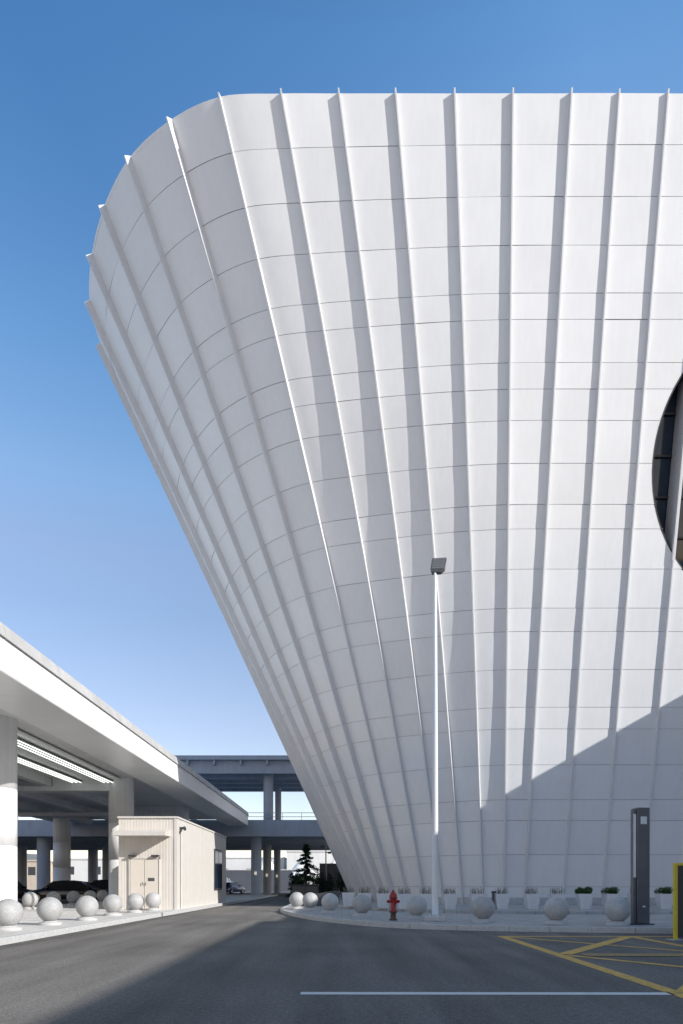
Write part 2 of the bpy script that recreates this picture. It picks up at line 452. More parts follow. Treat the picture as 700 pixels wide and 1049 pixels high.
# backing wall behind the joints
g = MB()
for i in range(NR-1):
    X0, X1 = TOP[i+1][0], TOP[i][0]
    nu = 1 if i+1 < NF else 4
    hs = [-1.15, 3, 8, 13, 18, 24, HT-.03]
    if i+1 < NF and X1 > CX-CR_-.3 and X0 < CX+CR_+.3: hs = None
    if hs:
        g.grid([[wp(i + k/nu, h) - WN(i + k/nu, h)*.03 for k in range(nu+1)] for h in hs], 0, True)
    else:
        def hi(x, rr=CR_+.02): return math.sqrt(max(rr**2-(x-CX)**2, 0))/VS
        cuts = sorted({X0, X1} | {CX - (CR_+.02)*math.cos(k*math.pi/72) for k in range(73) if X0 < CX - (CR_+.02)*math.cos(k*math.pi/72) < X1})
        for a, b in zip(cuts[:-1], cuts[1:]):
            P = lambda x, h: (x, 32 + SL*h + .03, h + EYE)
            g.face([P(a,-1.15),P(b,-1.15),P(b,CH-hi(b)),P(a,CH-hi(a))]); g.face([P(a,CH+hi(a)),P(b,CH+hi(b)),P(b,HT-.03),P(a,HT-.03)])
bchild(g, 'backing_wall', M['gap'], recalc=False)
# plain rear walls and roof
g = MB()
xr = TOP[0][0]
a, b = wp(NR-1,-1.15), wp(NR-1,HT-.03)
g.face([a, (xr,48.6,.05), (xr,51.6,HT+EYE-.03), b]); g.face([(xr,32.2,.05),(xr,48.6,.05),(xr,51.6,HT+EYE-.03),(xr,25.75,HT+EYE-.03)])
bchild(g, 'rear_wall', M['conc'], recalc=False)
g = MB()
rt = [wp(i + k/4, HT) - WN(i + k/4, HT)*.06 for i in range(NR-1) for k in range(4)]
g.face([(p.x,p.y,HT+EYE-.12) for p in rt] + [(xr,51.6,HT+EYE-.12)])
bchild(g, 'roof', M['roof'])
# fins
for i in range(NR):
    dep = .135 if i < NF-1 else (.175 if i < NF+6 else .29)
    th = .045
    g = MB()
    hs = [-1.0, 4, 9, 14, 19, 24, HT]
    u = min(max(i, .01), NR-1.01)
    L_, R_ = [], []
    X = TOP[i][0]
    deep = []
    for h in hs:
        p = wp(i, h); n = WN(u, h)
        tg = Vector((n.y, -n.x, 0)).normalized()
        ins_ = .03
        o = p + n*dep; q = p - n*ins_
        if h == HT: o = o + Vector((0,0,.05 if dep < .2 else -.05))
        L_.append((q - tg*th, q + tg*th, o - tg*th*.6, o + tg*th*.6))
    for A, B in zip(L_[:-1], L_[1:]):
        g.face([A[0],A[2],B[2],B[0]]); g.face([A[1],B[1],B[3],A[3]]); g.face([A[2],A[3],B[3],B[2]])
    g.face([L_[-1][0],L_[-1][2],L_[-1][3],L_[-1][1]]); g.face([L_[0][0],L_[0][1],L_[0][3],L_[0][2]])
    if i < NF and abs(X-CX) < CR_-.1:        # the fin runs on as a deep blade across the round window
        dh = math.sqrt(CR_**2-(X-CX)**2)/VS + .25
        n = WN(2, 10); tg = Vector((1,0,0))
        lo, hi_ = wp(i, CH-dh), wp(i, CH+dh)
        w = .06
        g.hexa([lo - n*.85 - tg*w, lo - n*.85 + tg*w, lo + n*(dep-.003) + tg*w, lo + n*(dep-.003) - tg*w],
               [hi_ - n*.85 - tg*w, hi_ - n*.85 + tg*w, hi_ + n*(dep-.003) + tg*w, hi_ + n*(dep-.003) - tg*w])
    bchild(g, 'fin', M['fin'])
# round window
n = WN(2, 10); up = Vector((0, SL, 1)).normalized(); rt_ = Vector((1,0,0)); c = Vector((CX, 32 + SL*CH, CH + EYE))
def ring(r, d): return [c + (rt_*math.cos(2*math.pi*k/96) + up*math.sin(2*math.pi*k/96))*r + n*d for k in range(96)]
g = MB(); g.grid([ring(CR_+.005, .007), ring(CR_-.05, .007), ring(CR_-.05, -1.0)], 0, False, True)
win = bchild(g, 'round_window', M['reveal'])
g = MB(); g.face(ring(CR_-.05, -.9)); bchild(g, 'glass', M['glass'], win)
g = MB()
for k in range(-4, 5):
    v = k*1.6 + .45
    if abs(v) < CR_-.2:
        w = math.sqrt(CR_**2-v*v) - .05
        p = c + up*v - n*.88
        A = [p - rt_*w - up*.04, p + rt_*w - up*.04, p + rt_*w + up*.04, p - rt_*w + up*.04]
        g.hexa(A, [q + n*.09 for q in A])
bchild(g, 'mullion', M['mull'], win)
g = MB()
for j in range(2):
    rows = [[wp(i + k/3, h) + WN(i + k/3, h)*(.10 - .1*j*0) for i in range(NR-1) for k in range(3)] for h in ((-1.0, -.62))]
g.grid(rows, 0, True)
top_in = [wp(i + k/3, -.62) - WN(i + k/3, -.62)*.02 for i in range(NR-1) for k in range(3)]
g.grid([rows[1], top_in], 0, False)
bchild(g, 'plinth', M['kerb'])

# terminal wing beyond the right edge of the frame: its shade lies over the road
ZR = 16.0; SXZ = 1.7/.95
xa = -2.62 + ZR*SXZ; xb = -2.05 + ZR*SXZ
wg = thing('terminal_wing', 'grey terminal wing opposite the ribbed facade, out of view to the right', 'building', (xa, 0, 0))
g = MB(); g.box(0, 30, -90, 5.3, 0, ZR); g.box(xb-xa, 30, 5.3, 24.5, 0, ZR); g.build('wall', M['wing'], wg)
g = MB()
for k in range(11):
    for zz in (2.0, 6.6, 11.2):
        g.box(-.05, .02, -84 + k*7.2, -84 + k*7.2 + 5.4, zz, zz + 3)
g.build('window', M['glass'], wg)

# ------------------------------------------------------------------ elevated roadway on the left
vd = thing('elevated_roadway', 'long white elevated roadway on round columns with bright parapet, left of the road', 'elevated road', (-20.5, 26, 0))
def vpart(mb, name, m, parent=vd, **k):
    mb.v = [(x+20.5, y-26, z) for x,y,z in mb.v]; return mb.build(name, m, parent, **k)
Y0, Y1 = -40, 64.4
XE = -8.8  # roadway layout scaled up about the camera, scaled values written in directly
g = MB(); g.box(-25.9, XE-.3, Y0, Y1, 7.30, 7.60); vpart(g, 'deck', M['conc'])
g = MB(); y = Y0                          # parapet, cast in lengths
while y < Y1:
    e = min(y+5, Y1); g.box(XE-.29, XE, y+.006, e-.006, 6.74, 7.61); y += 5
vpart(g, 'parapet', M['conc_lit'])
g = MB(); y = Y0
while y < Y1:
    e = min(y+3.4, Y1)
    g.hexa([(XE-.4,y+.01,7.615),(XE+.07,y+.01,7.615),(XE+.07,e-.01,7.615),(XE-.4,e-.01,7.615)], [(XE-.34,y+.01,7.98),(XE-.01,y+.01,7.98),(XE-.01,e-.01,7.98),(XE-.34,e-.01,7.98)]); y += 3.4
vpart(g, 'coping', M['trim'])
g = MB(); y = Y0
while y < Y1:
    e = min(y+2.4, Y1); g.box(-10.7, XE-.015, y+.005, e-.005, 6.72, 6.80); y += 2.4
g.box(-10.7, -10.58, Y0, Y1, 6.805, 7.295)
vpart(g, 'soffit', M['soffit'])
g = MB(); g.box(-25.9, -25.6, Y0, Y1, 6.8, 7.295); g.box(-25.9,-25.6,Y0,Y1,7.605,8.4); vpart(g, 'parapet', M['conc'])
CY = [-3.4, 10.9, 25.2, 39.5, 53.8]
for xx in (-16.8, -20.3, -23.7):
    g = MB(); g.box(xx-.25, xx+.25, Y0, Y1, 6.8, 7.295); vpart(g, 'girder', M['conc'])
for yy in CY:
    g = MB(); g.box(-25.4, -13.1, yy-.5, yy+.5, 6.55, 6.795); g.box(-16.5,-13.1,yy-.5,yy+.5,6.8,7.29); vpart(g, 'crossbeam', M['conc'])
    for xx, rr in ((-12.73,.70), (-23.7,.70)):
        y2 = yy + (4.1 if xx < -20 and yy > 40 else 0)
        g = MB(); top = 7.292 if xx > -20 else (6.545 if y2 == yy else 6.79)
        prof = [(rr,.02)]
        for zz in (2.6, 4.7):
            prof += [(rr,zz-.01),(rr-.012,zz-.01),(rr-.012,zz+.01),(rr,zz+.01)]
        prof += [(rr,top)]
        g.lathe(prof, 40, (xx, y2, 0), smooth=True)
        vpart(g, 'column', M['conc'])
g = MB()
for k in range(4): g.box(-16.1, -12.55, 25.8+k*3.3, 25.8+k*3.3+3.28, 7.13, 7.2)
vpart(g, 'ceiling_panel', M['soffit'])
# glowing strips under the deck, emission standing in for sunlit slats
def strip_row(x, y0, y1, label):
    t = thing('ceiling_strip', label, 'strip', (x, (y0+y1)/2, 6.98), 0, 'rows of glowing strips under the elevated roadway')
    L2 = (y1-y0)/2
    g = MB(); g.box(-.27, .27, -L2, L2, .045, .10); g.box(-.02,.02,-L2*.8,-L2*.8+.04,.10,.148); g.box(-.02,.02,L2*.8,L2*.8+.04,.10,.148)
    g.build('tray', M['dark2'], t)
    for dx in (-.24, 0, .24):
        g = MB()
        n = max(1, round(2*L2/2.4)); s = 2*L2/n
        for k in range(n): g.tube((dx,-L2+k*s+.05,.0), (dx,-L2+(k+1)*s-.05,.0), .024, n=8)
        g.build('tube', M['tube'], t)
strip_row(-13.25, 25.9, 38.9, 'long row of three glowing strips standing in for sunlit slats under the roadway, the one nearer the parapet')
strip_row(-15.05, 25.9, 38.9, 'long row of three glowing strips standing in for sunlit slats under the roadway, the one farther from the parapet')

# ------------------------------------------------------------------ far elevated walkway across the gap
wk = thing('elevated_walkway', 'shaded blue grey two level walkway crossing behind the ribbed terminal', 'walkway', (-15, 65, 0))
def wpart(mb, name, m, **k):
    mb.v = [(x+15, y-65, z) for x,y,z in mb.v]; return mb.build(name, m, wk, **k)
XL, XRt = -56, 13  # walkway positions and heights also scaled about the camera, then baked by hand
g = MB(); g.box(XL, XRt, 64.7, 65.6, 5.74, 7.30); g.box(XL, XRt, 65.6, 90, 6.2, 7.22)
for yy in (68.5, 73, 77.5, 82, 86.5, 89.5): g.box(XL, XRt, yy, yy+.45, 5.66, 6.195)
wpart(g, 'deck', M['dconc'])
g = MB(); g.box(XL, XRt, 64.7, 65.0, 11.7, 12.9); g.box(XL, XRt, 65.0, 77, 12.05, 12.9)
for yy in (67.4, 70.4, 73.4, 76.4): g.box(XL, XRt, yy, yy+.45, 11.6, 12.045)
g.box(XL, XRt, 64.1, 77.4, 12.905, 13.3)
for k in range(27):
    x = XL + 1.5 + k*2.5; g.box(x-.08, x+.08, 64.2, 64.695, 12.45, 12.9)
wpart(g, 'roof', M['dconc'])
for x, y, r in ((-7.1,66.3,.48),(-6.9,74.4,.34),(-16.3,66.3,.48),(-16.1,74.4,.34),(-26,66.3,.48),(-35.8,66.3,.48),(2.3,66.3,.48),(2.4,74.4,.34)):
    g = MB(); g.lathe([(r,7.29),(r,12.0)], 28, (x,y,0)); wpart(g, 'column', M['dconc'])
for x, y, r in ((-8.3,66.5,.51),(-8.7,80,.49),(-8.4,89.2,.45),(-29.0,66.5,.62),(-32.2,88.5,.62),(-27.5,80,.5),(-18.2,66.5,.5),(-18.2,80,.5),(2.3,66.5,.5),(2.3,80,.5),(-37.5,80,.6)):
    g = MB(); g.lathe([(r,.0),(r,6.1)], 28, (x,y,0)); wpart(g, 'column', M['dconc'])
    if -9 < x < -8:
        g = MB(); g.box(x-.10, x+.10, y-r-.14, y-r+.03, 2.1, 2.42); wpart(g, 'sconce', M['sconce'])
g = MB()
for z in (7.62, 8.0): g.tube((XL,65,z),(XRt,65,z),.028,n=6)
k = XL
while k < XRt: g.box(k-.022,k+.022,64.98,65.02,7.29,8.0); k += 1.8
wpart(g, 'railing', M['steel'])

# ------------------------------------------------------------------ beige utility hut
hx0, hx1, hy0, hy1, hh = -9.4, -6.93, 28.8, 41.0, 3.87
hut = thing('utility_hut', 'beige corrugated utility hut with double door and small awning, under the elevated roadway', 'hut', (hx0, hy0, .13))
def hp(mb, name, m, parent=hut, **k): return mb.build(name, m, parent, **k)
W = hx1-hx0; D = hy1-hy0
g = MB()
prof = [(0,0)]; x = .06
while x < W-.2:
    prof += [(x,0),(x+.012,.004),(x+.05,.004),(x+.062,0)]; x += .125
prof += [(W-.1,0),(W-.1,-.03),(W,-.03)]
prof = [(a, b) for a, b in prof]
g.grid([[(a,b,0) for a,b in prof], [(a,b,hh-.02) for a,b in prof]], 0, False)
g.face([(0,.03,0),(0,D,0),(0,D,hh-.02),(0,.03,hh-.02)]); g.face([(0,D,0),(W,D,0),(W,D,hh-.02),(0,D,hh-.02)])
hp(g, 'front_wall', M['beige'], recalc=False)
g = MB(); g.box(W-.12, W+.0, -.032, D, 0, hh-.02); hp(g, 'side_wall', M['beige2'], bevel=.006)
g = MB(); g.box(-.04, W+.04, -.06, D+.04, hh-.02, hh+.06); hp(g, 'roof', M['beige2'], bevel=.01)
for dx in (1.0-.30, 1.0+.30):
    g = MB(); x0 = dx-.29+.1; g.box(x0, x0+.58, -.05, .02, .03, 2.12); d = hp(g, 'door', M['door'], bevel=.006)
    s = 1 if dx < 1 else -1
    hxp = x0 + (.52 if s > 0 else .06)
    g = MB(); g.tube((hxp,-.10,1.02),(hxp,-.10,1.16),.012,n=8); g.tube((hxp,-.11,1.09),(hxp,-.04,1.09),.012,n=8); hp(g, 'handle', M['dark'], d)
    if s < 0:
        g = MB(); g.box(x0+.14, x0+.42, -.056, -.049, 1.2, 1.34); hp(g, 'notice_plate', M['lampgrey'], d)
g = MB(); g.box(.45,.49,-.07,.02,0,2.2); g.box(1.71,1.75,-.07,.02,0,2.2); g.box(.45,1.75,-.07,.02,2.14,2.2); hp(g, 'door_frame', M['beige2'])
for x in (.62, 1.58):
    g = MB(); g.box(x-.16, x+.16, -.2, -.03, 2.24, 2.3); hp(g, 'door_lamp', M['dark'], bevel=.005)
g = MB(); g.hexa([(.06,-.9,3.06),(2.2,-.9,3.06),(2.2,-.0,3.08),(.06,-.0,3.08)], [(.06,-.9,3.22),(2.2,-.9,3.22),(2.2,-.0,3.36),(.06,-.0,3.36)]); hp(g, 'awning', M['beige2'], bevel=.008)
g = MB(); g.box(W+.001, W+.05, 8.3, 10.6, .75, 3.0); wn_ = hp(g, 'window', M['dark'])
g = MB(); g.box(W+.052, W+.056, 8.4, 9.4, .85, 2.9); g.box(W+.052, W+.056, 9.5, 10.5, .85, 2.9); hp(g, 'pane', M['glass'], wn_)
g = MB(); g.tube((W+.05,.55,.05),(W+.05,.55,3.5),.035,n=8); hp(g, 'downpipe', M['beige2'])
g = MB(); g.box(W, W+.22, .40, .52, 3.42, 3.52); g.tube((W+.2,.46,3.5),(W+.28,.2,3.4),.06,n=10); hp(g, 'security_camera', M['dark'])
# ------------------------------------------------------------------ stone ball bollards
def bollard():
    t = thing('ball_bollard', '', 'bollard')
    g = MB(); g.lathe([(.30,0),(.30,.05),(.27,.075),(.19,.085),(.17,.11)], 32); g.build('base', M['stone_base'], t)
    g = MB(); r = .325; cz = .095 + r*.97
    prof = [(max(r*math.sin(math.pi*k/24), 1e-5), -r*math.cos(math.pi*k/24)+cz) for k in range(25)]
    g.lathe(prof, 40, caps=False); g.build('ball', M['stone'], t)
    return t
proto = bollard(); used = False
def place_ball(x, y, z, label, group):
    global used
    o = proto if not used else dup(proto); used = True
    o.location = (x, y, z); o.rotation_euler = (random.uniform(-.02,.02), random.uniform(-.02,.02), random.uniform(0, 6.28)); o['label'] = label; o['group'] = group
G1 = 'stone balls along the right island kerb'; G2 = 'stone balls along the left pavement edge'; G3 = 'shaded stone balls by the parked cars'
for x, y, l in ((-1.93,29.6,'sunlit stone ball at the island nose, farther of the two nearly touching'),
                (-1.3,28.2,'sunlit stone ball at the island nose, nearer of the two nearly touching'),
                (-.43,25.3,'shaded stone ball beside the sunlit pair at the island nose'),
                (.68,22.9,'shaded stone ball just left of the red hydrant'),
                (2.33,21.2,'shaded stone ball between the red hydrant and the lamp post'),
                (3.99,19.2,'shaded stone ball just right of the lamp post foot'),
                (5.75,18.3,'shaded stone ball on the island halfway from lamp post to dark pillar'),
                (7.22,17.85,'shaded stone ball touching the left of the dark pillar')):
    place_ball(x, y, .13, l, G1)
for x, y, l in ((-7.76,15.9,'sunlit stone ball cut by the left picture edge, nearest the camera'),
                (-7.68,18.0,'sunlit stone ball second along the left pavement edge'),
                (-7.57,20.3,'sunlit stone ball third along the left pavement edge, below the black car'),
                (-7.80,23.3,'sunlit stone ball before the shaded column left of the hut'),
                (-7.82,25.9,'sunlit stone ball in front of the left leaf of the hut door'),
                (-7.72,28.0,'sunlit stone ball in front of the hut door, farthest of its row')):
    place_ball(x, y, .13, l, G2)
for x, y, l in ((-13.45,29.5,'sunlit stone ball beside the white column, behind the front row'),
                (-13.7,32.5,'dark shaded stone ball left of the middle of the black sedan'),
                (-13.75,35.0,'dark shaded stone ball in front of the middle of the black sedan'),
                (-13.8,37.5,'dark shaded stone ball in front of the black sedan tail'),
                (-14.0,40.0,'dark shaded stone ball nearest the hut in the back row')):
    place_ball(x, y, .13, l, G3)

# ------------------------------------------------------------------ fire hydrant
hy = thing('fire_hydrant', 'red fire hydrant with dark rusty foot on the island kerb', 'hydrant', (1.53, 20.2, .13), R(20))
g = MB(); g.lathe([(.13,0),(.13,.03),(.085,.05),(.08,.22),(.12,.24),(.12,.27)], 20); g.build('foot', M['rust'], hy)
g = MB(); g.lathe([(.12,.272),(.12,.30),(.088,.32),(.085,.62),(.10,.64),(.125,.65),(.125,.70),(.10,.71)], 24); g.build('barrel', M['red'], hy)
g = MB(); g.lathe([(.115,.712),(.11,.76),(.085,.81),(.045,.84),(.035,.845),(.035,.90),(.0005,.90)], 24); g.build('cap', M['red'], hy)
for a in (0, math.pi, -math.pi/2):
    r = .07 if a < 0 else .05
    d = Vector((math.cos(a), math.sin(a), 0)); g = MB()
    g.tube(d*.07 + Vector((0,0,.56)), d*.15 + Vector((0,0,.56)), r*.8, n=14); g.tube(d*.15 + Vector((0,0,.56)), d*.19 + Vector((0,0,.56)), r, n=8); g.tube(d*.19 + Vector((0,0,.56)), d*.215 + Vector((0,0,.56)), .02, n=6)
    g.build('nozzle', M['red'], hy)

# ------------------------------------------------------------------ lamp post
lp = thing('lamp_post', 'tall slim white lamp post with a grey floodlight head', 'lamp post', (2.73, 19.9, .13))
g = MB(); g.box(-.31,.31,-.22,.22,0,.14); g.build('foundation', M['kerb'], lp, bevel=.02)
g = MB(); g.lathe([(.17,.14),(.17,.165),(.095,.17),(.09,.6),(.086,3),(.066,7),(.046,10.15),(.03,10.2)], 20); g.build('pole', M['pole'], lp)
g = MB(); g.box(-.12,.12,-.17,.17,.165,.18); 
for a in (-.13,.13):
    for b in (-.13,.13): g.lathe([(.02,.14),(.02,.20)], 8, (a,b,0))
g.build('anchor_plate', M['steel'], lp)
hd = MB()
hd.hexa([(-.20,-.05,.12),(.20,-.05,.12),(.20,.05,.12),(-.20,.05,.12)], [(-.19,-.05,.56),(.23,-.05,.56),(.23,.05,.56),(-.19,.05,.56)])
hd.hexa([(-.14,-.055,0),(.12,-.055,0),(.12,.055,0),(-.14,.055,0)], [(-.20,-.055,.118),(.20,-.055,.118),(.20,.055,.118),(-.20,.055,.118)])
for k in range(7): hd.box(-.19,.21,.051,.10,.16+k*.055,.175+k*.055)
h = hd.build('floodlight', M['lampgrey'], lp, bevel=.006); h.location = (.05,-.02,10.12); h.rotation_euler = (R(-24), R(3), R(-14))
g = MB(); g.hexa([(-.175,-.056,.14),(.185,-.056,.14),(.185,-.0505,.14),(-.175,-.0505,.14)], [(-.168,-.056,.53),(.205,-.056,.53),(.205,-.0505,.53),(-.168,-.0505,.53)])
for k in range(1,6): g.box(-.17,.19,-.061,-.0565,.14+k*.066,.146+k*.066, 1)
g.build('led_panel', [M['led'], M['lampgrey']], h)

# ------------------------------------------------------------------ dark pillar with lit strip
pl = thing('information_pillar', 'tall dark grey square pillar with pale vertical strip and white square near its top', 'pillar', (7.98, 18.2, .13), R(4))
g = MB(); g.box(-.17,.17,-.14,.16,.03,3.10); g.build('housing', M['dark2'], pl, bevel=.012)
g = MB(); g.box(-.27,-.185,-.10,.04,.03,3.06); g.build('side_blade', M['dark2'], pl, bevel=.008)
g = MB(); g.box(-.262,-.193,-.115,-.101,1.25,2.93); g.build('pale_strip', M['panel_white'], pl)
g = MB(); g.box(-.085,.085,-.15,-.141,2.66,2.86); g.build('white_square', M['panel_white'], pl, bevel=.003)
g = MB(); g.box(-.03,.05,-.146,-.141,.46,.5); g.build('small_plate', M['panel_white'], pl)
g = MB(); g.box(-.36,.26,-.22,.24,0,.03); g.build('base_plate', M['dark'], pl, bevel=.005)

# ------------------------------------------------------------------ yellow framed gate
yg = thing('yellow_barrier', 'yellow framed barrier with dark panel cut by the right picture edge', 'barrier', (7.21, 14.75, 0))
g = MB()
g.box(-.04,.04,-.03,.03,.012,1.66); g.box(1.26,1.34,-.03,.03,.012,1.66); g.box(.0402,1.2598,-.03,.03,1.60,1.66)
g.build('frame', M['yellow'], yg, bevel=.008)
g = MB(); g.box(.042,1.258,-.015,.015,.05,1.598)
for k in range(9): g.box(.042,1.258,-.026,-.016,.2+k*.15,.22+k*.15)
g.build('panel', M['dark'], yg)
g = MB(); g.box(-.14,.14,-.16,.16,0,.011); g.build('foot', M['steel'], yg)
g = MB(); g.box(1.16,1.44,-.16,.16,0,.011); g.build('foot', M['steel'], yg)
dp = thing('dark_post', 'thin dark post rising behind the yellow barrier', 'post', (8.72, 17.2, .13))
g = MB(); g.lathe([(.05,.01),(.05,2.2),(.03,2.25),(.0005,2.26)], 14); g.build('shaft', M['dark'], dp)
g = MB(); g.lathe([(.11,0),(.11,.02),(.05,.03)], 14); g.build('base', M['dark'], dp)

# ------------------------------------------------------------------ planters
def pot_mb():
    g = MB()
    def rr(w, z, n=5, r=.05):
        pts = []
        for cx, cy, a0 in ((w-r,w-r,0),(-w+r,w-r,90),(-w+r,-w+r,180),(w-r,-w+r,270)):
            for k in range(n): a = R(a0 + 90*k/(n-1)); pts.append((cx+r*math.cos(a), cy+r*math.sin(a), z))
        return pts
    g.grid([rr(.20,0), rr(.285,.585), rr(.285,.60), rr(.265,.60), rr(.255,.53)], 0, False, True)
    g.face(rr(.20,.001)[::-1], 0); g.face(rr(.254,.535), 1)
    return g
pot_me = pot_mb()
def leafball(mb, cx, cy, cz, rx, ry, rz, n, s0, s1):
    for _ in range(n):
        while True:
            p = Vector((random.uniform(-1,1), random.uniform(-1,1), random.uniform(-1,1)))
            if p.length < 1: break
        if p.length < .55 and random.random() < .7: p = p.normalized()*random.uniform(.6,1)
        q = Vector((cx+p.x*rx, cy+p.y*ry, cz+p.z*rz)); s = random.uniform(s0, s1)
        a = Vector((random.gauss(0,1), random.gauss(0,1), random.gauss(0,1))).normalized(); b = a.orthogonal().normalized()
        mb.face([q - a*s, q + b*s*.5, q + a*s, q - b*s*.5])
def planter(kind, label, grp):
    t = thing('potted_plant', label, 'planter', group=grp)
    pot_me.build('pot', [M['pot'], M['soil']], t, recalc=False)
    g = MB()
    if kind == 'green':
        for k in range(11): leafball(g, random.uniform(-.24,.24), random.uniform(-.2,.2), .64+random.uniform(0,.13), .13,.13,.12, 120, .022,.05)
        for k in range(9):
            x, y = random.uniform(-.2,.2), random.uniform(-.18,.18); g.tube((x,y,.52),(x*1.3,y*1.3,random.uniform(.7,.9)), .006,.003, n=4, caps=False)
        g.build('foliage', M['leaf'], t, recalc=False)
    else:
        for k in range(46):
            x, y = random.uniform(-.22,.22), random.uniform(-.22,.22); hgt = random.uniform(.14,.32)
            dx, dy = random.gauss(0,.03), random.gauss(0,.03)
            g.tube((x,y,.52),(x+dx,y+dy,.55+hgt), .006, .003, n=4, caps=False)
            for _ in range(3):
                f = random.uniform(.3,1); q = Vector((x+dx*f,y+dy*f,.55+hgt*f)); a = Vector((random.gauss(0,1),random.gauss(0,1),.8)).normalized()*.045; b = a.orthogonal().normalized()*.008
                g.face([q, q+a*.5+b, q+a, q+a*.5-b])
        g.build('stalks', M['stalk'], t, recalc=False)
    return t
PG = 'white planters along the terminal foot'
pg = [planter('green', '', PG) for _ in range(2)]; pd = [planter('dry', '', PG) for _ in range(3)]
usedp = {}
def put(kind, k, x, y, label):
    src = (pg if kind == 'green' else pd); src = src[k % len(src)]
    o = src if src.name not in usedp else dup(src)
    usedp[src.name] = 1
    o.location = (x, y, .235); o.rotation_euler = (0,0,random.uniform(-.06,.06)); o['label'] = label
def px(x, Z): return (x-350)*Z/700
for i, (x, Z, kd, l) in enumerate([
    (681,26.3,'green','white planter with green shrub between the dark pillar and yellow barrier'),
    (653,26.3,'dry','white planter of dry stalks partly hidden by the dark pillar'),
    (626,26.3,'green','white planter with green shrub just left of the dark pillar, behind a stone ball'),
    (599,26.3,'green','white planter with green shrub, leftmost of the green ones'),
    (571,26.3,'dry','white planter of dry stalks next to the leftmost green shrub'),
    (545,26.3,'dry','white planter of dry stalks, second to the left of the green shrubs'),
    (514,26.3,'dry','white planter of dry stalks just right of the small dark post'),
    (488.6,26.3,'dry','white planter of dry stalks just left of the small dark post'),
    (461,26.3,'dry','white planter of dry stalks just right of the lamp post'),
    (436.6,26.4,'dry','white planter of dry stalks just left of the lamp post'),
    (414,26.6,'dry','white planter of dry stalks just right of the red hydrant'),
    (393,27.4,'dry','white planter of dry stalks just left of the red hydrant'),
    (374,28.6,'dry','white planter of dry stalks at the curved wall foot, second from the leftmost'),
    (357,30.2,'dry','white planter of dry stalks at the curved wall foot, leftmost of all')]):
    put(kd, i, px(x,Z), Z, l)
up_ = thing('small_dark_post', 'small dark blue floor post between two white planters', 'post', (px(505.5,26.2), 26.2, .235))
g = MB(); g.box(-.045,.045,-.045,.045,0,.62); g.build('shaft', M['grey_far'], up_, bevel=.006)
g = MB(); g.box(-.06,.10,-.09,.07,.622,.70); g.build('head', M['dark'], up_, bevel=.006)

